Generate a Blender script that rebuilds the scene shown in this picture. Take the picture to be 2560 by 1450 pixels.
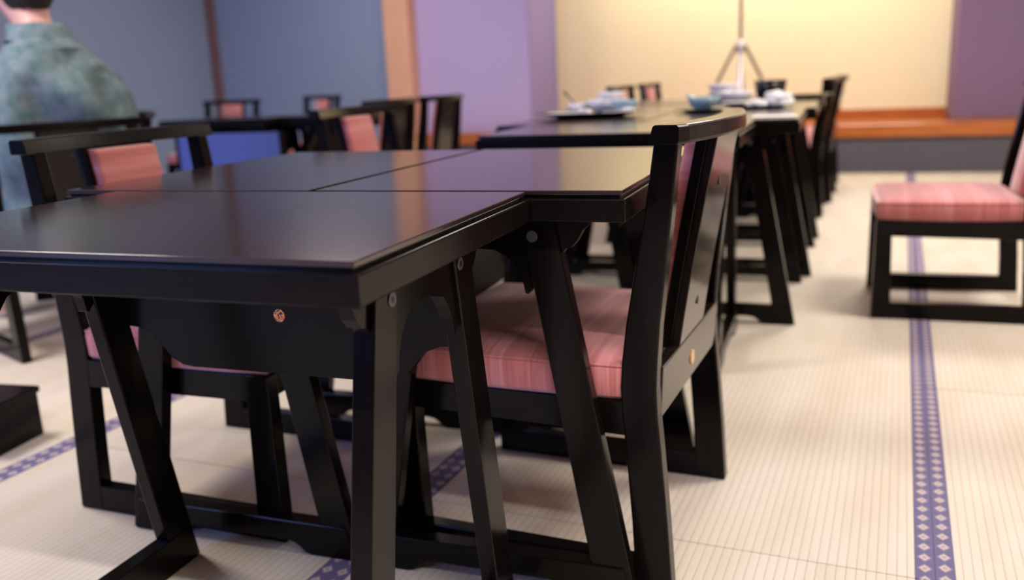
import bpy, bmesh, math, random
from mathutils import Vector, Matrix, noise
random.seed(7)
PI = math.pi
S = bpy.context.scene
for o in list(bpy.data.objects):
    bpy.data.objects.remove(o, do_unlink=True)
C = S.collection

# ------------------------------------------------------------------ camera
cam = bpy.data.cameras.new('camera')
co = bpy.data.objects.new('camera', cam); C.objects.link(co)
RX = (0.9416245, 0.3339699, -0.0425130)
DN = (0.0382036, -0.2314584, -0.9720944)
FW = (-0.3344902, 0.9137238, -0.2307058)
m = Matrix(((RX[0], -DN[0], -FW[0], 0), (RX[1], -DN[1], -FW[1], 0), (RX[2], -DN[2], -FW[2], .8027), (0, 0, 0, 1)))
co.matrix_world = m
cam.sensor_width = 36; cam.lens = 36 * 2232.42 / 2560
cam.clip_start = .02; cam.clip_end = 60
cam.dof.use_dof = True; cam.dof.focus_distance = 1.12; cam.dof.aperture_fstop = 2.8
S.camera = co

# ------------------------------------------------------------------ world, lights, exposure
S.view_settings.view_transform = 'Standard'; S.view_settings.look = 'None'
S.view_settings.gamma = 1; S.view_settings.use_curve_mapping = False
S.view_settings.exposure = 0.13
w = bpy.data.worlds.new('world'); S.world = w; w.use_nodes = True
w.node_tree.nodes['Background'].inputs[0].default_value = (.45, .5, .7, 1)
w.node_tree.nodes['Background'].inputs[1].default_value = .1

def area(name, loc, size, power, col, rot=(0, 0, 0), sy=None, spread=None):
    l = bpy.data.lights.new(name, 'AREA'); l.energy = power; l.color = col
    l.shape = 'RECTANGLE'; l.size = size; l.size_y = sy or size
    if spread: l.spread = spread
    o = bpy.data.objects.new(name, l); C.objects.link(o); o.location = loc; o.rotation_euler = rot
    return o
WARM = (1, .925, .85)
area('ceiling_lamp_right', (1.3, 2.7, 2.46), .9, 66, WARM)
area('ceiling_lamp_far', (.4, 5.2, 2.46), .9, 70, WARM)
area('ceiling_lamp_left', (-2.7, 1.4, 2.46), .7, 54, WARM)
area('floor_edge_light', (.5, -.55, 2.46), 2.6, 92, (1, .96, .97), sy=.06)  # unseen strip added to give the floor a sharp light edge
area('wall_fill_left_far', (-3.4, 5.6, 2.46), .7, 27, (1, .92, .88))  # added fill to brighten the left and back walls
area('alcove_lamp', (-.6, 7.55, 2.3), 2.6, 35, (1, .90, .66), (math.radians(18), 0, 0), sy=.2)
area('blue_edge_light', (-3.5, -2.44, 1.3), 1.6, 95, (.22, .35, 1), (math.radians(90), 0, 0), sy=1.3)  # blue light added for edges facing the rear left

# ------------------------------------------------------------------ materials
def mat(name, col, rough=.5, spec=.5, metal=0, coat=0):
    mm = bpy.data.materials.new(name); mm.use_nodes = True
    b = mm.node_tree.nodes['Principled BSDF']
    b.inputs['Base Color'].default_value = (*col, 1); b.inputs['Roughness'].default_value = rough
    b.inputs['Specular IOR Level'].default_value = spec; b.inputs['Metallic'].default_value = metal
    b.inputs['Coat Weight'].default_value = coat
    return mm
def nodes(mm): return mm.node_tree.nodes, mm.node_tree.links, mm.node_tree.nodes['Principled BSDF']
def coords(mm, scale=(1, 1, 1), kind='Object'):
    n, l, b = nodes(mm)
    t = n.new('ShaderNodeTexCoord'); p = n.new('ShaderNodeMapping'); p.inputs['Scale'].default_value = scale
    l.new(t.outputs[kind], p.inputs['Vector']); return p.outputs['Vector']
def noise_tex(mm, vec, scale, detail=3, rough=.5):
    n, l, b = nodes(mm); t = n.new('ShaderNodeTexNoise')
    t.inputs['Scale'].default_value = scale; t.inputs['Detail'].default_value = detail; t.inputs['Roughness'].default_value = rough
    l.new(vec, t.inputs['Vector']); return t.outputs['Fac']
def ramp(mm, fac, stops):
    n, l, b = nodes(mm); r = n.new('ShaderNodeValToRGB'); e = r.color_ramp.elements
    while len(e) < len(stops): e.new(.5)
    for k, (p, c) in enumerate(stops): e[k].position = p; e[k].color = (*c, 1)
    l.new(fac, r.inputs['Fac']); return r.outputs['Color']
def bump(mm, h, strength=.2, dist=.001):
    n, l, b = nodes(mm); bb = n.new('ShaderNodeBump'); bb.inputs['Strength'].default_value = strength; bb.inputs['Distance'].default_value = dist
    l.new(h, bb.inputs['Height']); l.new(bb.outputs['Normal'], b.inputs['Normal'])
def math_n(mm, op, a, b_=None, c=None):
    n, l, b = nodes(mm); t = n.new('ShaderNodeMath'); t.operation = op
    for k, v in enumerate((a, b_, c)):
        if v is None: continue
        if isinstance(v, (int, float)): t.inputs[k].default_value = v
        else: l.new(v, t.inputs[k])
    return t.outputs[0]
def basecol(mm, colsock):
    n, l, b = nodes(mm); l.new(colsock, b.inputs['Base Color'])

def grainy(name, c0, c1, scale, sc=40, rough=.4, bs=.1, coat=0, spec=.5):
    mm = mat(name, c0, rough, spec, 0, coat)
    f = noise_tex(mm, coords(mm, scale), sc, 4, .6)
    basecol(mm, ramp(mm, f, [(.3, c0), (.7, c1)])); bump(mm, f, bs, .0006)
    return mm
LACQ = grainy('dark_lacquered_wood', (.003, .0022, .0021), (.0055, .004, .0036), (1, 14, 14), 14, .22, .03, 0, .14)
LACQV = grainy('dark_lacquered_wood_upright', (.003, .0022, .0021), (.0055, .004, .0036), (14, 14, 1), 14, .17, .03, 0, .14)
# table tops: satin lacquer with fine open grain and a little dust
BOARD = grainy('polished_dark_panel', (.010, .007, .006), (.018, .012, .010), (14, 14, 1), 14, .12, .02, 0, .35)
TOP = mat('satin_lacquered_top', (.020, .011, .011), .16, 1.0)
v = coords(TOP, (1, 9, 9)); f = noise_tex(TOP, v, 28, 5, .65)
v2 = coords(TOP)
n_, l_, b_ = nodes(TOP)
vo = n_.new('ShaderNodeTexVoronoi'); vo.inputs['Scale'].default_value = 95; l_.new(v2, vo.inputs['Vector'])
dots = math_n(TOP, 'LESS_THAN', vo.outputs['Distance'], .075)
big = noise_tex(TOP, v2, 11, 2)
dots = math_n(TOP, 'MULTIPLY', dots, math_n(TOP, 'GREATER_THAN', big, .52))
mix = n_.new('ShaderNodeMix'); mix.data_type = 'RGBA'
l_.new(dots, mix.inputs[0]); mix.inputs[6].default_value = (.020, .011, .011, 1); mix.inputs[7].default_value = (.16, .14, .14, 1)
l_.new(mix.outputs[2], b_.inputs['Base Color'])
l_.new(math_n(TOP, 'MULTIPLY_ADD', f, .09, .10), b_.inputs['Roughness'])
bump(TOP, f, .05, .0003)

def stripe_cloth(name, scale):
    mm = mat(name, (.6, .2, .2), .75, .25)
    v = coords(mm, scale)
    f = noise_tex(mm, v, 55, 3, .7); g = noise_tex(mm, v, 230, 2, .6)
    h = math_n(mm, 'ADD', math_n(mm, 'MULTIPLY', f, .75), math_n(mm, 'MULTIPLY', g, .25))
    basecol(mm, ramp(mm, h, [(.28, (.35, .090, .088)), (.46, (.51, .155, .15)), (.56, (.60, .21, .205)), (.72, (.66, .30, .32))]))
    bump(mm, g, .25, .0006)
    mm.node_tree.nodes['Principled BSDF'].inputs['Sheen Weight'].default_value = .9
    mm.node_tree.nodes['Principled BSDF'].inputs['Sheen Roughness'].default_value = .45
    mm.node_tree.nodes['Principled BSDF'].inputs['Sheen Tint'].default_value = (1, .9, .95, 1)
    return mm
SEATCLOTH = stripe_cloth('striped_pink_cloth_seat', (1, .03, .03))
PADCLOTH = stripe_cloth('striped_pink_cloth_back', (.03, .03, 1))
STEEL = mat('dull_steel', (.13, .13, .15), .38, .5, .7)
BLACKHOLE = mat('dark_screw_cap', (.012, .01, .01), .3)
GOLDP = mat('plain_gold_foil', (.85, .58, .30), .4, .5, .6)
GOLD = mat('gold_foil_sticker', (.8, .5, .2), .35, .5, .7)
v = coords(GOLD); f = noise_tex(GOLD, v, 260, 1)
basecol(GOLD, ramp(GOLD, f, [(.40, (.50, .06, .03)), (.5, (.85, .5, .2)), (.60, (.03, .02, .02))]))
# tatami
TAT = mat('woven_rush', (.7, .6, .45), .62, .3)
n_, l_, b_ = nodes(TAT)
v = coords(TAT); sx = n_.new('ShaderNodeSeparateXYZ'); l_.new(v, sx.inputs[0])
ph = math_n(TAT, 'ABSOLUTE', math_n(TAT, 'SINE', math_n(TAT, 'MULTIPLY', sx.outputs['X'], PI / .0152)))
rib = math_n(TAT, 'POWER', ph, .45)
fine = noise_tex(TAT, coords(TAT, (1, 6, 1)), 320, 2)
pat = noise_tex(TAT, coords(TAT, (3, .6, 1)), 3, 3)
hgt = math_n(TAT, 'ADD', rib, math_n(TAT, 'MULTIPLY', fine, .25))
cr = ramp(TAT, rib, [(.25, (.49, .42, .345)), (.62, (.67, .605, .525))])
cp = ramp(TAT, pat, [(.3, (.90, .87, .80)), (.7, (1, 1, 1))])
mx = n_.new('ShaderNodeMix'); mx.data_type = 'RGBA'; mx.blend_type = 'MULTIPLY'; mx.inputs[0].default_value = 1
l_.new(cr, mx.inputs[6]); l_.new(cp, mx.inputs[7]); l_.new(mx.outputs[2], b_.inputs['Base Color'])
bump(TAT, hgt, .35, .0012)
# border cloth: navy with cream lozenges, local x across (0 = middle), local y along
EDGE = mat('navy_brocade_edging', (.08, .075, .18), .7, .25)
n_, l_, b_ = nodes(EDGE)
v = coords(EDGE); sx = n_.new('ShaderNodeSeparateXYZ'); l_.new(v, sx.inputs[0])
yy = math_n(EDGE, 'ABSOLUTE', math_n(EDGE, 'SUBTRACT', math_n(EDGE, 'FRACT', math_n(EDGE, 'DIVIDE', sx.outputs['Y'], .036)), .5))
xx = math_n(EDGE, 'ABSOLUTE', math_n(EDGE, 'DIVIDE', sx.outputs['X'], .0125))
dd = math_n(EDGE, 'ADD', xx, math_n(EDGE, 'MULTIPLY', yy, 2.3))
lo = ramp(EDGE, dd, [(.0, (.44, .36, .34)), (.20, (.44, .36, .34)), (.21, (.20, .16, .22)), (.30, (.20, .16, .22)), (.31, (.52, .43, .40)), (.72, (.52, .43, .40)), (.73, (.22, .18, .29)), (.95, (.22, .18, .29)), (.96, (.135, .115, .23))])
basecol(EDGE, lo)
# room
def wallmat(name, c, var=.06, sc=60, rough=.85):
    mm = mat(name, c, rough, .25)
    f = noise_tex(mm, coords(mm), sc, 4, .6)
    a = tuple(x * (1 - var) for x in c); b2 = tuple(min(1, x * (1 + var)) for x in c)
    basecol(mm, ramp(mm, f, [(.3, a), (.7, b2)])); bump(mm, f, .15, .001)
    return mm
SLATE = wallmat('slate_blue_plaster', (.25, .31, .45))
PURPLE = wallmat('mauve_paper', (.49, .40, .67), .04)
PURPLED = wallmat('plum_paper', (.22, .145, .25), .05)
YELLOW = wallmat('straw_yellow_plaster', (.84, .76, .52), .05)
DADO = wallmat('grey_dado', (.10, .095, .12), .08)
DARKW = wallmat('unlit_rear_wall', (.05, .045, .045))  # dark colour stands for the unlit space behind the camera
BEIGE = wallmat('beige_plaster', (.55, .47, .40))
CEIL = wallmat('pale_ceiling_board', (.6, .52, .44))
WOODO = grainy('orange_lacquered_timber', (.36, .085, .012), (.50, .145, .03), (1, 8, 8), 6, .22, .05, .3)
POSTW = grainy('pale_orange_post_timber', (.72, .37, .22), (.80, .46, .29), (9, 9, 1), 6, .45, .05)
TRIMW = grainy('brown_corner_timber', (.16, .08, .075), (.22, .11, .10), (9, 9, 1), 6, .5, .05)
BLUEC = wallmat('deep_blue', (.10, .145, .46), .1, 300)
PLATE = mat('white_porcelain', (.82, .80, .82), .18, .5)
CELADON = mat('pale_blue_glaze', (.30, .45, .52), .2, .5)
BLACKW = mat('black_lacquer_ware', (.012, .012, .014), .22, .5)
PAPER = mat('white_paper', (.82, .80, .80), .9, .2)
CHROME = mat('silver_tube', (.75, .72, .74), .5, .5, .7)
TRIBLK = mat('dark_tube', (.10, .065, .06), .45, .5, .2)
GREYTUBE = mat('grey_tube', (.30, .26, .30), .4, .5, .4)
SKIN = mat('skin', (.62, .34, .30), .5, .4)
HAIR = mat('black_hair', (.012, .010, .012), .45, .4)
f = noise_tex(HAIR, coords(HAIR, (6, 6, 1)), 60, 2); bump(HAIR, f, .5, .002)
JACK = mat('teal_linen', (.13, .2, .23), .9, .15)
f = noise_tex(JACK, coords(JACK), 24, 5, .7); g = noise_tex(JACK, coords(JACK, (1, 1, 5)), 260, 2)
basecol(JACK, ramp(JACK, f, [(.32, (.065, .135, .155)), (.68, (.20, .245, .27))])); bump(JACK, g, .3, .0008)
TROU = mat('dark_green_cloth', (.035, .055, .045), .9, .15)
GLOW = mat('lamp_diffuser', (1, .95, .88), .6)
b_ = GLOW.node_tree.nodes['Principled BSDF']; b_.inputs['Emission Color'].default_value = (1, .88, .74, 1); b_.inputs['Emission Strength'].default_value = 1.5

# ------------------------------------------------------------------ mesh helpers
def obj(name, data, parent=None, material=None, bevel=0, smooth=False, seg=2):
    """data = (verts, faces) or bmesh; ONE mesh object."""
    me = bpy.data.meshes.new(name)
    if isinstance(data, tuple): me.from_pydata([tuple(p) for p in data[0]], [], data[1]); me.validate()
    else: data.to_mesh(me); data.free()
    bm = bmesh.new(); bm.from_mesh(me); bmesh.ops.recalc_face_normals(bm, faces=bm.faces[:]); bm.to_mesh(me); bm.free()
    if material: me.materials.append(material)
    if smooth:
        for p in me.polygons: p.use_smooth = True
    o = bpy.data.objects.new(name, me); C.objects.link(o)
    if parent: o.parent = parent
    if bevel:
        b = o.modifiers.new('bevel', 'BEVEL'); b.width = bevel; b.segments = seg; b.limit_method = 'ANGLE'; b.angle_limit = math.radians(35)
        b.harden_normals = False
    return o
def thing(name, label, cat, loc=(0, 0, 0), rz=0, group=None):
    o = bpy.data.objects.new(name, None); o.empty_display_size = .05; C.objects.link(o); o.location = loc; o.rotation_euler = (0, 0, rz)
    tag(o, label, cat, group); return o
def tag(o, label, cat, group=None):
    o['label'] = label; o['category'] = cat
    if group: o['group'] = group
    return o
def struct(o): o['kind'] = 'structure'; return o
def copy_tree(o, parent=None):
    c = o.copy(); C.objects.link(c)
    if parent: c.parent = parent
    for ch in list(o.children): copy_tree(ch, c)
    return c
def place(proto, used, loc, rz, label, group=None):
    o = proto if not used[0] else copy_tree(proto)
    used[0] = True
    o.location = loc; o.rotation_euler = (0, 0, rz); o['label'] = label
    if group: o['group'] = group
    return o
def box(x0, x1, y0, y1, z0, z1):
    v = [(x, y, z) for x in (x0, x1) for y in (y0, y1) for z in (z0, z1)]
    return v, [(0, 1, 3, 2), (4, 6, 7, 5), (0, 4, 5, 1), (2, 3, 7, 6), (0, 2, 6, 4), (1, 5, 7, 3)]
def prism(pts, a0, a1, axis):
    """2-D outline extruded along axis: 'x' pts=(y,z); 'y' pts=(x,z); 'z' pts=(x,y)"""
    n = len(pts)
    def P(p, a): return {'x': (a, p[0], p[1]), 'y': (p[0], a, p[1]), 'z': (p[0], p[1], a)}[axis]
    v = [P(p, a0) for p in pts] + [P(p, a1) for p in pts]
    f = [tuple(range(n)), tuple(range(2 * n - 1, n - 1, -1))] + [(i, (i + 1) % n, n + (i + 1) % n, n + i) for i in range(n)]
    return v, f
def lathe(prof, n=32, wav=None):
    v = []; f = []
    for i, (r, z) in enumerate(prof):
        for k in range(n):
            a = 2 * PI * k / n; rr, zz = r, z
            if wav: rr, zz = wav(r, z, a)
            v.append((rr * math.cos(a), rr * math.sin(a), zz))
    for i in range(len(prof) - 1):
        for k in range(n): f.append((i * n + k, i * n + (k + 1) % n, (i + 1) * n + (k + 1) % n, (i + 1) * n + k))
    f.append(tuple(range(n - 1, -1, -1))); f.append(tuple((len(prof) - 1) * n + k for k in range(n)))
    return v, f
def loft(rings, caps=True):
    n = len(rings[0]); v = [p for r in rings for p in r]; f = []
    for i in range(len(rings) - 1):
        for k in range(n): f.append((i * n + k, i * n + (k + 1) % n, (i + 1) * n + (k + 1) % n, (i + 1) * n + k))
    if caps: f.append(tuple(range(n - 1, -1, -1))); f.append(tuple((len(rings) - 1) * n + k for k in range(n)))
    return v, f
def tube(pts, rad, n=10):
    rings = []
    for i, p in enumerate(pts):
        p = Vector(p); d = (Vector(pts[min(i + 1, len(pts) - 1)]) - Vector(pts[max(i - 1, 0)])).normalized()
        u = d.cross(Vector((.31, .2, .93)) if abs(d.z) < .9 else Vector((1, .1, 0))).normalized(); w_ = d.cross(u)
        r = rad[i] if isinstance(rad, (list, tuple)) else rad
        rings.append([p + (u * math.cos(2 * PI * k / n) + w_ * math.sin(2 * PI * k / n)) * r for k in range(n)])
    return loft(rings)
def disc(c, r, axis, t, n=24):
    pts = [(c[0] + r * math.cos(2 * PI * k / n), c[1] + r * math.sin(2 * PI * k / n)) for k in range(n)]
    return pts

# ------------------------------------------------------------------ room shell
XL, XR, YB, YW, ZC = -5.5, 3.0, -2.5, 7.21, 2.5
fl = struct(obj('floor', box(XL - .1, XR + .1, YB - .1, YW + .1, -.2, -.056), None, BEIGE))
struct(obj('ceiling', box(XL - .1, XR + .1, YB - .1, YW + 1.1, ZC, ZC + .1), None, CEIL))
struct(obj('wall_left', box(XL - .1, XL, YB - .1, YW + .1, -.2, ZC), None, SLATE))
struct(obj('wall_right', box(XR, XR + .1, YB - .1, YW + 1.1, -.2, ZC), None, BEIGE))
struct(obj('wall_rear', box(XL, XR, YB - .1, YB, -.2, ZC), None, DARKW))
COLX0, COLX1 = -3.69, -3.455
struct(obj('wall_back', box(XL, COLX0, YW, YW + .1, -.2, ZC), None, SLATE))
struct(obj('trim_1', box(XL, XL + .065, YW - .065, YW, -.05, ZC), None, TRIMW, .006))          # corner batten
struct(obj('trim_2', box(COLX0, COLX1, YW - .06, YW + .17, -.05, ZC), None, POSTW, .012))       # alcove post
LZ = .36
struct(obj('trim_3', box(COLX1, XR, YW - .03, YW + .15, LZ - .098, LZ), None, WOODO, .006))     # front sill of the alcove
struct(obj('baseboard_back', box(COLX1, XR, YW, YW + .05, -.05, LZ - .098), None, DADO))
struct(obj('trim_4', box(COLX1, XR, YW + .15, YW + .95, LZ - .06, LZ - .002), None, WOODO))      # alcove floor boards
RETX, YA = -2.43, 8.09
struct(obj('wall_alcove_left', box(COLX1, RETX, YW + .09, YA + .1, LZ - .01, ZC), None, PURPLE, .004))
RETP = wallmat('violet_return_tint', (.27, .235, .50), .04)  # return face painted darker and bluer to offset the warm lamp light
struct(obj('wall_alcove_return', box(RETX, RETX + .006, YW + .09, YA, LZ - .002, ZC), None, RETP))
struct(obj('wall_alcove_back', box(RETX, XR, YA, YA + .1, LZ - .01, ZC), None, YELLOW))
struct(obj('trim_5', box(RETX, XR, YA - .018, YA, LZ - .002, LZ + .07), None, WOODO, .003))      # skirting at the alcove's back
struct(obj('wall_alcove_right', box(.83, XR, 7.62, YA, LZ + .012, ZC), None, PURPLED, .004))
struct(obj('trim_6', box(.82, XR, 7.60, 7.70, LZ - .005, LZ + .02), None, TRIMW, .003))
struct(obj('trim_7', box(XL, XR, YW - .04, YW + .1, 2.05, 2.2), None, POSTW, .006))              # lintel over the alcove
# added unseen beam, cuts the light from behind the camera to a floor edge
struct(obj('light_cut_beam', box(-1.2, XR, -.02, .12, 1.92, ZC), None, POSTW, .006))
# unseen rear window, added as source for the blue edge light
wf = struct(obj('added_window_1', box(-4.4, -2.6, YB, YB + .03, .55, 2.05), None, TRIMW))
# ceiling lamps; the far left one is added fill for the walls
for k, (x, y, s, lb) in enumerate([(1.3, 2.7, .9, 'square ceiling lamp over the aisle'), (.4, 5.2, .9, 'square ceiling lamp before the alcove'), (-2.7, 1.4, .7, 'square ceiling lamp over the left tables'), (-3.4, 5.6, .7, 'square fill lamp added over the far left tables')]):
    t = thing('ceiling_lamp', lb, 'lamp', (x, y, ZC))
    obj('lamp_frame', box(-s / 2 - .04, s / 2 + .04, -s / 2 - .04, s / 2 + .04, -.03, 0), t, POSTW, .004)
    obj('diffuser', box(-s / 2, s / 2, -s / 2, s / 2, -.036, -.028), t, GLOW)

# ------------------------------------------------------------------ tatami
TA = math.radians(-3.5)
MW, ML = .934, 1.835
mat_me = None
base = Vector((.178, 1.437)); ux = Vector((math.cos(TA), math.sin(TA))); uy = Vector((-math.sin(TA), math.cos(TA)))
proto = None
EW = .030
for ci in range(-7, 5):
    off = -.03 if ci < 0 else -.92
    for ri in range(-4, 5):
        c = base + ux * ((ci + .5) * MW) + uy * (off + (ri + .5) * ML)
        if not (XL - .2 < c.x < XR + .3 and YB - .6 < c.y < YW + .75): continue
        if proto is None:
            proto = obj('tatami_mat', box(-MW / 2 + EW, MW / 2 - EW, -ML / 2 + .0012, ML / 2 - .0012, -.055, 0), fl, TAT)
            for s in (-1, 1):
                e = obj('edge_cloth', box(-EW / 2 + .0006, EW / 2, -ML / 2 + .0012, ML / 2 - .0012, -.055, .0008), proto, EDGE)
                e.location = (s * (MW / 2 - EW / 2), 0, 0)
            o = proto
        else: o = copy_tree(proto, fl)
        o.location = (c.x, c.y, 0); o.rotation_euler = (0, 0, TA)

# ------------------------------------------------------------------ table
TW, TD, TH = .718, .484, .65
def ogee(pts): return pts
def make_table():
    t = thing('dining_table', '', 'table')
    x, y = TW / 2, TD / 2
    obj('tabletop', box(-x + .005, x - .005, -y + .005, y - .005, TH - .0065, TH), t, TOP, .0012)
    obj('groove_strip', box(-x + .009, x - .009, -y + .009, y - .009, TH - .011, TH - .0065), t, LACQ)
    obj('edge_apron', box(-x, x, -y, y, TH - .043, TH - .011), t, LACQ, .0022)
    zt = TH - .043
    xo = x - .046; th = .026
    for s in (-1, 1):
        a0, a1 = sorted((s * xo, s * (xo - th)))
        # inverted-U apron between the splayed legs, with scalloped ends outside
        P = []
        for q in (1,):
            P = [(-.19, zt), (.19, zt), (.178, zt - .012), (.168, zt - .020), (.160, zt - .035), (.150, zt - .046), (.142, zt - .048),
                 (.082, zt - .118), (.078, zt - .116), (.074, zt - .095), (.066, zt - .078), (.052, zt - .062), (.032, zt - .052), (0, zt - .050)]
            P += [(-p[0], p[1]) for p in reversed(P[2:-1])]
        obj('frame_apron', prism(P, a0 + .004 * (s < 0) + .002, a1 - .004 * (s > 0) - .002, 'x'), t, LACQ)
        for r in (-1, 1):
            L = [(r * .074, zt), (r * .126, zt), (r * .243, .001), (r * .188, .001), (r * .176, .03)]
            lg = obj('leg', prism(L, a0, a1, 'x'), t, LACQV, .002)
            bx = s * (xo + .0015)
            n = 16
            b = obj('bolt', prism([(r * .094 + .0085 * math.cos(2 * PI * k / n), .578 + .0085 * math.sin(2 * PI * k / n)) for k in range(n)], s * xo - .002, bx, 'x'), lg, STEEL, .0006)
            b2 = obj('bolt_socket', prism([(r * .094 + .0036 * math.cos(2 * PI * k / 6), .578 + .0036 * math.sin(2 * PI * k / 6)) for k in range(6)], s * xo, bx + .0004 * s, 'x'), lg, BLACKHOLE)
        F = [(-.236, .001), (-.15, .001), (-.138, .004), (-.128, .013), (-.115, .021), (-.10, .024), (.10, .024), (.115, .021), (.128, .013), (.138, .004), (.15, .001), (.236, .001), (.222, .062), (-.222, .062)]
        obj('foot_rail', prism(F, a0 - .003 + .0 * s, a1 + .003, 'x'), t, LACQ, .002)
    # knee board near the +y side
    e = xo - th - .001
    zd, zn = .392, .452
    B = [(-e, zt), (e, zt), (e, zn), (e - .03, zn - .002), (e - .055, zn - .012), (e - .085, zd + .012), (e - .105, zd + .002), (e - .125, zd)]
    B += [(-p[0], p[1]) for p in reversed(B[2:])]
    obj('knee_board', prism(B, .142, .160, 'y'), t, LACQ, .0015)
    return t
tp = make_table(); tu = [False]
NEAR, MID, FAR = 'tables of the near group', 'tables of the middle group', 'far tables'
def T(x, y, rz, label, g): return place(tp, tu, (x, y, 0), math.radians(rz), label, g)
tA = T(-.753, .921, 0, 'dark lacquered table nearest the camera, lying crosswise in front of two others', NEAR)
T(-.990, 1.527, -90, 'dark lacquered table at the back left of the near group, beside the pink-padded chair', NEAR)
T(-.5035, 1.527, 90, 'dark lacquered table at the back right of the near group, with the yellow reflection', NEAR)
T(-.585, 2.575, 0, 'dark lacquered table lying crosswise at the front of the middle group', MID)
T(-.342, 3.180, 90, 'dark lacquered table under the white napkins and white placemat', MID)
T(-.828, 3.180, -90, 'dark lacquered table under the large black tray of white dishes', MID)
T(-.310, 3.900, 90, 'dark table right behind the one with the napkins', MID)
T(-.796, 3.900, -90, 'dark table right behind the one with the large black tray', MID)
T(-.298, 4.722, 90, 'dark table under the black tub and the stacked white bowls', MID)
T(-.784, 4.722, -90, 'dark table left of the one with the black tub', MID)
T(-3.265, 4.42, 0, 'dark table before the blue panel at the far left', FAR)
T(-2.658, 4.66, 90, 'dark table beside the far brown-backed chairs', FAR)
# gold sticker only where it shows
n = 20
obj('sticker', prism([(.003 + .0095 * math.cos(2 * PI * k / n), .482 + .0095 * math.sin(2 * PI * k / n)) for k in range(n)], .1412, .1424, 'y'), tA, GOLD)['label'] = 'small round gold foil sticker with red marks'

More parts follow.
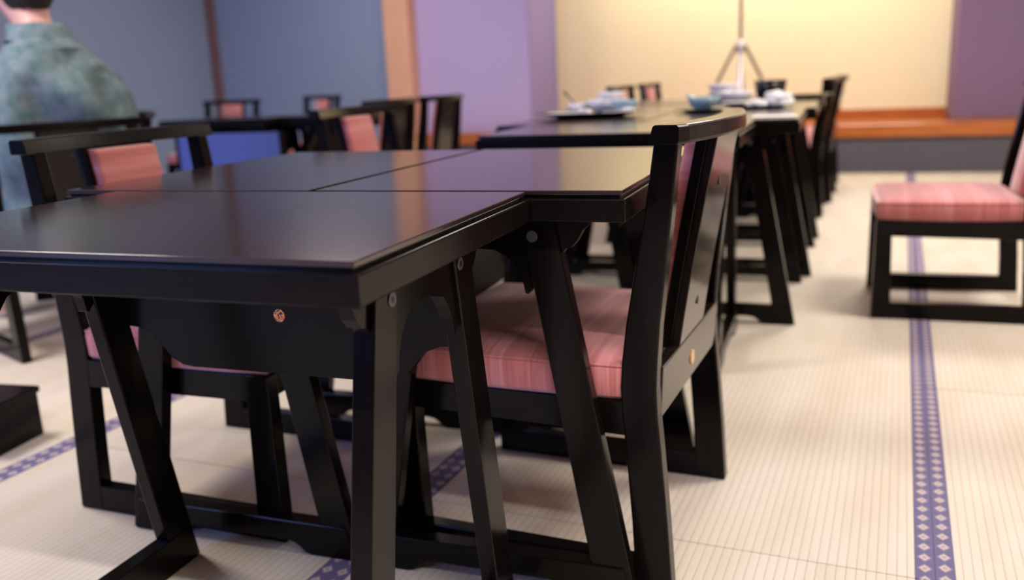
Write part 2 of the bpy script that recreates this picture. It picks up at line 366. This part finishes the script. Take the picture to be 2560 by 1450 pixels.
# ------------------------------------------------------------------ chair (faces local +x)
def make_chair():
    t = thing('dining_chair', '', 'chair')
    W = .235; TH_ = .03
    def spl(a, b, n, f): return [f(k / n) for k in range(n + 1)]
    outer = [(-.245, .001), (-.2375, .12), (-.228, .24), (-.2225, .30), (-.221, .34), (-.2225, .38), (-.2265, .44), (-.246, .62), (-.254, .707)]
    inner = [(-.186, .001), (-.1805, .12), (-.172, .24), (-.1665, .30), (-.165, .34), (-.1675, .38), (-.175, .44), (-.2065, .62), (-.219, .707)]
    for s in (-1, 1):
        y0, y1 = sorted((s * W, s * (W - TH_)))
        obj('front_leg', prism([(.189, .001), (.247, .001), (.2445, .318), (.197, .318)], y0, y1, 'y'), t, LACQV, .0025)
        obj('rear_post', prism(outer + inner[::-1], y0, y1, 'y'), t, LACQV, .0035)
        obj('floor_runner', prism([(-.19, .001), (.195, .001), (.195, .054), (-.19, .054)], y0 + .001, y1 - .001, 'y'), t, LACQ, .002)
        obj('side_rail', prism([(-.178, .262), (.20, .268), (.20, .317), (-.178, .317)], y0 + .001, y1 - .001, 'y'), t, LACQ, .002)
    obj('front_rail', box(.205, .230, -W + TH_, W - TH_, .268, .317), t, LACQ, .002)
    # seat cushion: rounded rectangle, domed
    nx, ny = 15, 15; bm = bmesh.new(); top = {}
    x0, x1, yy = -.176, .248, W + .001
    def sup(u): return math.copysign(1, u) * (1 - (1 - abs(u)) ** 1.0)
    g = [[None] * (ny + 1) for _ in range(nx + 1)]; gb = [[None] * (ny + 1) for _ in range(nx + 1)]
    for i in range(nx + 1):
        for j in range(ny + 1):
            u = -math.cos(PI * i / nx); v_ = -math.cos(PI * j / ny)
            # soften the plan corners
            k = 1 - .035 * (u * u * v_ * v_)
            x = (x0 + x1) / 2 + (x1 - x0) / 2 * u * k; y = yy * v_ * k
            d = min(1 - abs(u), 1 - abs(v_)); z = .378 + .018 * (1 - (1 - min(1, d * 1.4)) ** 2) - .007 * max(0, 1 - d / .06) ** 2
            g[i][j] = bm.verts.new((x, y, z)); 
    for i in range(nx):
        for j in range(ny): bm.faces.new((g[i][j], g[i + 1][j], g[i + 1][j + 1], g[i][j + 1]))
    rim = [g[i][0] for i in range(nx + 1)] + [g[nx][j] for j in range(1, ny + 1)] + [g[i][ny] for i in range(nx - 1, -1, -1)] + [g[0][j] for j in range(ny - 1, 0, -1)]
    prev = rim
    for (k, z) in ((1.012, .364), (1.012, .345), (1.006, .325), (.985, .318)):
        cx = (x0 + x1) / 2
        ring = [bm.verts.new((cx + (p.co.x - cx) * k, p.co.y * k, z)) for p in rim]
        for i in range(len(rim)):
            j = (i + 1) % len(rim); bm.faces.new((prev[i], prev[j], ring[j], ring[i]))
        prev = ring
    bm.faces.new(prev)
    piping = [tuple((((x0 + x1) / 2 + (p.co.x - (x0 + x1) / 2) * 1.004), p.co.y * 1.004, p.co.z + .001)) for p in rim]
    cu = obj('seat_cushion', bm, t, SEATCLOTH, 0, True)
    pv, pf = [], []
    N = len(piping); K = 6
    for i in range(N):
        a = Vector(piping[i - 1]); b = Vector(piping[(i + 1) % N]); d = (b - a).normalized(); u = d.cross(Vector((0, 0, 1))).normalized(); w_ = Vector((0, 0, 1))
        for k in range(K): pv.append(Vector(piping[i]) + (u * math.cos(2 * PI * k / K) + w_ * math.sin(2 * PI * k / K)) * .0022)
    for i in range(N):
        for k in range(K): pf.append((i * K + k, i * K + (k + 1) % K, ((i + 1) % N) * K + (k + 1) % K, ((i + 1) % N) * K + k))
    obj('piping', (pv, pf), cu, SEATCLOTH, 0, True)
    # curved top rail
    rings = []
    nn = 22
    for k in range(nn + 1):
        u = -1 + 2 * k / nn; y = u * .250
        bow = -.034 * (1 - u * u)
        fx, rx = -.214 + bow, -.262 + bow
        if abs(u) > .93: rx += .004 * (abs(u) - .93) / .07
        rings.append([(fx, y, .7045), (rx + .003, y, .7045), (rx, y, .708), (rx, y, .7275), (rx + .004, y, .7315), (fx - .010, y, .7315), (fx - .007, y, .729)])
    obj('top_rail', loft(rings), t, LACQ, .0012)
    lr = obj('lower_rail', prism([(-.2205, .285), (-.198, .285), (-.203, .368), (-.2245, .368)], -W + TH_, W - TH_, 'y'), t, BOARD, .002)
    # splat: follows the rake of the posts and the bow of the rail
    def xr(z): return -.206 - (z - .36) * (.0365 / .345)
    def sl(x_off0, x_off1, hw, z0, z1, bowf):
        rings = []
        for k in range(9):
            z = z0 + (z1 - z0) * k / 8; r = []
            b = -.032 * bowf * (k / 8) ** 1.3
            r = [(xr(z) + x_off0 + b, -hw, z), (xr(z) + x_off0 + b, hw, z), (xr(z) + x_off1 + b, hw, z), (xr(z) + x_off1 + b, -hw, z)]
            rings.append(r)
        return loft(rings)
    sp = obj('back_splat', sl(-.016, -.002, .090, .364, .7055, .7), t, BOARD, .0015)
    for z in (.425, .628):
        k0 = (z - .364) / (.7055 - .364); xx_ = xr(z) - .016 - .032 * .7 * k0 ** 1.3
        obj('screw_hole', prism([(.0055 * math.cos(2 * PI * k / 16), z + .0085 * math.sin(2 * PI * k / 16)) for k in range(16)], xx_ - .0012, xx_ + .004, 'x'), sp, BLACKHOLE)
    for s in (-1, 1):
        v_, f_ = sl(-.002, .016, .006, .364, .7055, .7)
        obj('splat_edge', ([(p[0], p[1] + s * .088, p[2]) for p in v_], f_), sp, LACQV, .0015)
    obj('back_pad', sl(-.002, .036, .084, .372, .700, .7), t, PADCLOTH, .008, True, 3)
    return t
cp_ = make_chair(); cu_ = [False]
def chair(x, y, rz, label, g=None): return place(cp_, cu_, (x, y, 0), math.radians(rz), label, g)
r1 = chair(-.441, 1.502, 176, 'black chair pushed in at the right of the near tables, back to the aisle')
chair(-1.147, 1.478, -2, 'black chair with pink back pad facing right, at the left side of the near tables')
chair(-2.494, 2.288, 158, 'black chair that the person in the teal jacket sits on')
chair(-3.0, 3.0, -139, 'black chair seen end-on just right of the seated person')
chair(-1.29, 2.71, -2, 'black chair with tall pink back pad facing right, left of the middle tables')
chair(-2.215, 3.855, 180, 'nearer of two brown-lit chairs with backs turned, before the orange post')
chair(-2.215, 4.45, 180, 'farther of two brown-lit chairs with backs turned, before the mauve wall')
chair(-4.22, 5.42, -92, 'small far chair with pink pad, below the corner batten')
chair(-3.95, 6.1, -116, 'small far chair with pink pad, before the slate wall between batten and post')
chair(-.955, 5.26, -2, 'far chair with pink pad rising behind the white bowls, nearer of two')
chair(-.93, 6.0, -2, 'far chair with pink pad rising behind the white bowls, farther of two')
chair(-.285, 5.335, 178, 'nearest black chair seen side-on, right of the dish-laden tables')
chair(-.237, 5.86, 177, 'middle black chair of three lined up right of the dish-laden tables')
chair(-.225, 6.40, 177, 'farthest black chair of three lined up right of the dish-laden tables')
chair(.375, 3.235, 180, 'black chair with broad pink seat standing alone in the aisle at the right edge')
obj('sticker', prism([(.012 * math.cos(2 * PI * k / n), .322 + .013 * math.sin(2 * PI * k / n)) for k in range(n)], -.2245, -.2215, 'x'), r1, GOLDP)['label'] = 'small round gold foil sticker'

# ------------------------------------------------------------------ low blue panel, wooden box, tripod
t = thing('low_panel', 'low deep blue panel standing against the front of the far left table', 'screen', (-3.19, 4.13, 0))
obj('blue_panel', box(-.26, .40, -.012, .012, .03, .575), t, BLUEC, .003)  # added panel filling the blue area below the table
for x in (-.28, .40): obj('post', box(x, x + .02, -.016, .016, 0, .58), t, LACQV, .002)
for x in (-.22, .33): obj('foot', box(x, x + .03, -.10, .04, 0, .03), t, LACQ, .003)
t = thing('wooden_box', 'small dark wooden box on the tatami at the left edge', 'box', (-1.90, 1.46, 0), math.radians(6))
obj('box_body', box(-.10, .10, -.075, .075, 0, .108), t, LACQ, .003)
obj('box_lid', box(-.105, .105, -.08, .08, .108, .124), t, LACQ, .003)

t = thing('tripod_stand', 'tripod stand with silver column in front of the yellow alcove wall', 'tripod', (-.67, 6.85, 0))
jz = .965
obj('column', tube([(0, 0, .06), (0, 0, jz - .02)], .020, 14), t, CHROME, 0, True)
obj('mast', tube([(0, 0, jz), (0, 0, 2.1)], .013, 12), t, GREYTUBE, 0, True)
obj('collar', lathe([(.018, jz - .05), (.034, jz - .045), (.034, jz + .02), (.022, jz + .035), (.014, jz + .04)], 16), t, CHROME, 0, True)
for a in (0, 120, 240):
    a = math.radians(a + 4); d = Vector((math.cos(a), math.sin(a), 0))
    pass
for sx, sy in ((-.52, -.02), (.52, -.04), (.02, .30)):
    lg = obj('leg', tube([(sx * .06, sy * .06, jz - .005), (sx, sy, .012)], .0125, 10), t, TRIBLK, 0, True)
    obj('rubber_foot', tube([(sx * .985, sy * .985, .03), (sx * 1.01, sy * 1.01, .001)], .017, 10), lg, BLACKW, 0, True)
    obj('brace', tube([(0, 0, .42), (sx * .56, sy * .56, jz * .45)], .007, 8), lg, TRIBLK, 0, True)

# ------------------------------------------------------------------ dishes
TZ = TH + .0004
def dish(name, label, cat, prof, loc, material, group=None, n=36, wav=None, sc=(1, 1, 1), rz=0):
    o = obj(name, lathe(prof, n, wav), None, material, 0, True)
    o.location = loc; o.scale = sc; o.rotation_euler = (0, 0, rz); tag(o, label, cat, group); return o
def bowl(r, h, t=.004, foot=.45):
    return [(r * foot * .9, 0), (r * foot, 0), (r * foot, .006), (r * .72, h * .28), (r * .92, h * .65), (r, h), (r - t, h), (r * .92 - t, h * .66), (r * .70 - t, h * .33), (r * .3, .012), (.002, .011)]
def plate(r, h=.016):
    return [(r * .6, 0), (r * .62, .002), (r * .97, h), (r, h), (r, h + .002), (r * .96, h + .003), (r * .6, .006), (.002, .005)]
def slab(r, h): return [(r * .8, 0), (r * .9, .002), (r, h - .003), (r, h), (r - .006, h), (r - .010, .006), (.002, .005)]
# left tray: large shallow black platter with raised rim
tray = dish('serving_tray', 'large shallow black tray carrying the left cluster of dishes', 'tray', plate(.205, .018), (-.865, 3.30, TZ), BLACKW, None, 48)
z1 = TZ + .0065
dish('dinner_plate', 'flat white plate on the front left of the black tray', 'plate', plate(.085, .010), (-.945, 3.275, z1), PLATE)
dish('dinner_plate', 'white plate at the back right of the large black tray, under the pale blue bowl', 'plate', plate(.066, .010), (-.752, 3.29, z1), PLATE)
dish('soup_bowl', 'small white bowl with a spoon in it on the black tray', 'bowl', bowl(.05, .04), (-.935, 3.405, z1 + .0), PLATE)
s = thing('spoon', 'metal spoon standing up in the small white bowl', 'spoon', (-.935, 3.405, z1 + .012))
obj('handle', tube([(0, 0, .004), (-.035, 0, .045), (-.062, 0, .075)], [.003, .0035, .005], 8), s, STEEL, 0, True)
sb_ = obj('spoon_bowl', lathe([(.003, 0), (.010, .002), (.014, .006), (.012, .006), (.004, .003)], 14), s, STEEL, 0, True)
dish('rice_bowl', 'wide white bowl in the middle of the black tray', 'bowl', bowl(.080, .052), (-.825, 3.40, z1), PLATE)
dish('rice_bowl', 'white bowl nested on top of the wide bowl on the black tray', 'bowl', bowl(.052, .040), (-.812, 3.40, z1 + .0385), PLATE)
dish('small_bowl', 'pale blue bowl at the right side of the black tray', 'bowl', bowl(.050, .042), (-.735, 3.30, z1 + .0075), CELADON)
def crumple(name, label, loc, sc, seed):
    bm = bmesh.new(); bmesh.ops.create_icosphere(bm, subdivisions=4, radius=1)
    for v_ in bm.verts:
        d = v_.co.normalized(); k = 1 + .38 * noise.noise(d * 1.7 + Vector((seed, 0, 0))) + .18 * noise.noise(d * 4.5 + Vector((0, seed, 0)))
        v_.co = d * k; v_.co.z = max(v_.co.z, -.55)
    o = obj(name, bm, None, PAPER, 0, True); zmin = min(v_.co.z for v_ in o.data.vertices)
    o.scale = sc; o.location = (loc[0], loc[1], loc[2] - zmin * sc[2]); tag(o, label, 'napkin', 'used paper napkins'); return o
crumple('paper_napkin', 'crumpled white napkin on the front rim of the large black tray', (-.855, 3.175, z1 + .006), (.028, .02, .014), 2.1)
crumple('paper_napkin', 'small crumpled white napkin at the right end of the large black tray', (-.715, 3.255, z1 + .006), (.026, .018, .012), 5.3)
# right cluster
tr2 = dish('serving_tray', 'black tray under the wavy pale blue bowl', 'tray', plate(.105, .010), (-.475, 3.46, TZ), BLACKW, None, 40)
def wv(r, z, a): return r * (1 + .05 * math.cos(2 * a)), z + (.020 * math.exp(-((a - PI * 1.02) / .45) ** 2) * (z > .03))
dish('wavy_bowl', 'pale blue bowl with one raised wavy lip at left', 'bowl', bowl(.060, .048, .005, .5), (-.470, 3.44, TZ + .0062), CELADON, None, 48, wv)
dish('serving_tray', 'black tray under the white plate and crumpled napkins', 'tray', plate(.150, .010), (-.300, 3.66, TZ), BLACKW, None, 40, None, (1, .8, 1))
z2 = TZ + .0065
dish('side_plate', 'white plate between wavy blue bowl and crumpled napkins', 'plate', plate(.055, .016), (-.372, 3.66, z2), PLATE)
crumple('paper_napkin', 'larger crumpled white napkin, peaked, in front of the black tub', (-.212, 3.62, z2), (.055, .04, .036), 8.7)
crumple('paper_napkin', 'lower crumpled white napkin left of the peaked one', (-.285, 3.58, z2), (.038, .03, .018), 11.2)
sb0 = (-.50, 4.46)
dish('rice_bowl', 'white bowl at the bottom of the back stack', 'bowl', bowl(.078, .050), (*sb0, TZ), PLATE)
dish('rice_bowl', 'white bowl on top of the back stack', 'bowl', bowl(.074, .046), (sb0[0] - .012, sb0[1], TZ + .0365), PLATE)
dish('rice_bowl', 'single white bowl right of the back stack, before the silver column', 'bowl', bowl(.078, .055), (-.42, 4.10, TZ), PLATE)
dish('rice_tub', 'black round tub with flared straight sides', 'tub', [(.055, 0), (.06, 0), (.068, .05), (.076, .092), (.071, .092), (.062, .05), (.054, .008), (.002, .007)], (-.298, 4.48, TZ), BLACKW)
dish('dark_plate', 'flat black plate right of the black tub', 'plate', plate(.115, .014), (-.125, 4.66, TZ), BLACKW, None, 40, None, (1, .9, 1))
pm = obj('placemat', box(-.068, .068, -.055, .055, 0, .0022), None, PAPER, .0006); pm.location = (-.185, 2.965, TZ + .0002); tag(pm, 'white paper placemat at the front edge of the right middle table', 'placemat')

# ------------------------------------------------------------------ person seated on the third chair, facing local +x
pr_ = thing('person', 'person in a teal linen jacket, seated with back turned at the left', 'person', (-2.525, 2.39, -.012), math.radians(158))
def skin(name, joints, edges, mt, parent, sub=2, root=0):
    me = bpy.data.meshes.new(name); me.from_pydata([j[0] for j in joints], edges, []); me.materials.append(mt)
    o = bpy.data.objects.new(name, me); C.objects.link(o); o.parent = parent
    mo = o.modifiers.new('skin', 'SKIN'); mo.use_smooth_shade = True
    for i, j in enumerate(joints):
        r = j[1]; r = r if isinstance(r, tuple) else (r, r); me.skin_vertices[0].data[i].radius = r
        me.skin_vertices[0].data[i].use_root = (i == root)
    ss = o.modifiers.new('sub', 'SUBSURF'); ss.levels = sub; ss.render_levels = sub
    return o
J = []; E_ = []
def jn(p, r, par=None):
    J.append((p, r)); 
    if par is not None: E_.append((par, len(J) - 1))
    return len(J) - 1
pel = jn((-.07, 0, .50), (.09, .11)); sp1 = jn((-.09, 0, .66), (.10, .135), pel); sp2 = jn((-.08, 0, .82), (.105, .15), sp1); ch = jn((-.05, 0, .915), (.08, .11), sp2)
nk = jn((-.01, 0, 1.02), .06, ch); nk2 = jn((.022, 0, 1.075), .062, nk)
hd = jn((.066, 0, 1.125), (.088, .078), nk2); hd2 = jn((.058, 0, 1.195), (.112, .092), hd); hd3 = jn((.05, 0, 1.26), (.085, .074), hd2)
for s in (-1, 1):
    sh = jn((-.04, s * .15, .865), .042, ch); el = jn((.03, s * .225, .69), .040, sh); wr = jn((.235, s * .15, .565), .027, el); pa = jn((.30, s * .125, .555), (.032, .016), wr)
    for q, (dy, l) in enumerate(((-.024, .062), (-.008, .072), (.008, .068), (.023, .052))):
        f1 = jn((.335, s * .125 + dy, .553), .0085, pa); f2 = jn((.335 + l * .6, s * .122 + dy, .545), .008, f1); jn((.335 + l, s * .118 + dy, .525), .0065, f2)
    t1 = jn((.29, s * .125 - s * .036, .552), .0095, pa); jn((.335, s * .125 - s * .052, .545), .008, t1)
    hp = jn((.0, s * .088, .49), .068, pel); kn = jn((.39, s * .115, .475), .06, hp); an = jn((.36, s * .11, .09), .037, kn); jn((.46, s * .115, .045), (.04, .03), an)
skin('body', J, E_, SKIN, pr_)
# facial features
hc = Vector((.055, 0, 1.19))
for s in (-1, 1):
    obj('eye', tube([(.146, s * .032, 1.185), (.1545, s * .032, 1.185)], .0065, 10), pr_, HAIR, 0, True)
    obj('ear', loft([[(.055 + .018 * math.cos(a) * k, s * (.080 + .012 * (1 - k)), 1.170 + .03 * math.sin(a) * k) for a in [2 * PI * i / 14 for i in range(14)]] for k in (.5, 1, .75)]), pr_, SKIN, 0, True)
obj('nose', loft([[(.146 + dx, y_, 1.160 + z_) for (dx, y_, z_) in ((0, -.010 * k, -.015 * k), (0, .010 * k, -.015 * k), (0, .008 * k, .03 * k), (0, -.008 * k, .03 * k))] for k in (1, )] + [[(.176, y_, 1.147 + z_) for (y_, z_) in ((-.006, -.004), (.006, -.004), (.003, .006), (-.003, .006))]]), pr_, SKIN, .003, True)
obj('mouth', box(.138, .150, -.02, .02, 1.118, 1.126), pr_, mat('lip', (.45, .16, .15), .5), .003, True)
# hair cap with short nape
bm = bmesh.new(); bmesh.ops.create_uvsphere(bm, u_segments=32, v_segments=20, radius=1)
for v_ in bm.verts:
    p = v_.co.copy(); p.x *= .112; p.y *= .092; p.z *= .115 if p.z > 0 else .135
    p += Vector((.045, 0, 1.20))
    low = 1.092 if p.x < .02 else (1.092 + (p.x - .02) * 2.6 if p.x < .055 else (1.17 if p.x < .085 else 1.17 + (p.x - .085) * 1.6))
    if p.z < low: p = Vector((.05 + (p.x - .05) * .80, p.y * .80, low + (p.z - low) * .1))
    p += (p - hc).normalized() * .005 * noise.noise(p * 60)
    v_.co = p
obj('hair', bm, pr_, HAIR, 0, True)
# jacket: lofted torso with folds
def jacket():
    prof = [(.435, -.07, .19, .236), (.49, -.075, .186, .238), (.56, -.09, .172, .236), (.66, -.10, .165, .238), (.76, -.10, .163, .238), (.83, -.09, .155, .228), (.875, -.08, .143, .208), (.915, -.068, .126, .176), (.95, -.055, .110, .143), (.98, -.043, .098, .118), (1.0, -.033, .088, .10), (1.014, -.026, .08, .088)]
    rings = []; n = 56; up = []
    for i in range(len(prof) - 1):
        for k in range(4):
            u = k / 4; a, b = prof[i], prof[i + 1]; up.append(tuple(a[q] + (b[q] - a[q]) * u for q in range(4)))
    up.append(prof[-1])
    for (z, cx, rx, ry) in up:
        r = []
        for k in range(n):
            a = 2 * PI * k / n; cx_, sy_ = math.cos(a), math.sin(a)
            e = .72
            x = cx + rx * math.copysign(abs(cx_) ** e, cx_); y = ry * math.copysign(abs(sy_) ** e, sy_)
            # diagonal drag folds across the back
            if z < .97:
                amt = min(1, (.99 - z) / .1)
                fold = .034 * math.sin(24 * (y * .9 - .62 * z) + 1.0) * max(0, -cx_) + .016 * math.sin(40 * (y * .7 + .5 * z) + 4 * noise.noise(Vector((y * 4, z * 4, 3)))) * max(0, -cx_)
                fold += .020 * noise.noise(Vector((x * 6, y * 7, z * 5)))
                x += cx_ * fold * amt; y += sy_ * fold * amt
            r.append((x, y, z))
        rings.append(r)
    return loft(rings, True)
jk = obj('jacket', jacket(), pr_, JACK, 0, True)
ss = jk.modifiers.new('sub', 'SUBSURF'); ss.levels = 1; ss.render_levels = 1
# stand collar, folded
rings = []
for (z, rx, ry, cx) in ((1.000, .088, .112, -.034), (1.022, .086, .100, -.024), (1.048, .084, .092, -.010), (1.056, .081, .088, -.006), (1.046, .074, .080, -.006), (1.010, .070, .076, -.02)):
    rings.append([(cx + rx * math.cos(2 * PI * k / 36), ry * math.sin(2 * PI * k / 36), z - .03 * max(0, math.cos(2 * PI * k / 36)) + .002 * math.sin(5 * 2 * PI * k / 36)) for k in range(36)])
obj('collar', loft(rings, False), jk, JACK, 0, True)
for s in (-1, 1):
    path = [(-.05, s * .115, .895), (-.045, s * .165, .865), (-.02, s * .208, .80), (.005, s * .238, .76), (.03, s * .238, .69), (.075, s * .222, .645), (.14, s * .195, .605), (.205, s * .165, .578)]
    rad = [.070, .076, .078, .077, .074, .070, .066, .064]
    v_, f_ = tube([Vector(p) for p in path], rad, 20)
    v2_ = []
    for i, p in enumerate(v_):
        q = Vector(p); c0 = Vector(path[i // 20]); d = (q - c0)
        q = c0 + d * (1 + .14 * noise.noise(q * 14) + .06 * math.sin(q.z * 60 + 2 * q.y * 40))
        v2_.append(q)
    so = obj('sleeve', (v2_, f_), jk, JACK, 0, True)
    sm = so.modifiers.new('sub', 'SUBSURF'); sm.levels = 1; sm.render_levels = 1
# trousers
TJ = []; TE = []
def tj(p, r, par=None):
    TJ.append((p, r))
    if par is not None: TE.append((par, len(TJ) - 1))
    return len(TJ) - 1
p0 = tj((-.085, 0, .485), (.125, .16))
for s in (-1, 1):
    a = tj((.0, s * .09, .495), .108, p0); b = tj((.2, s * .105, .49), .085, a); c = tj((.40, s * .115, .475), .075, b); d = tj((.385, s * .112, .28), .068, c); tj((.365, s * .11, .12), .062, d)
skin('trousers', TJ, TE, TROU, pr_)
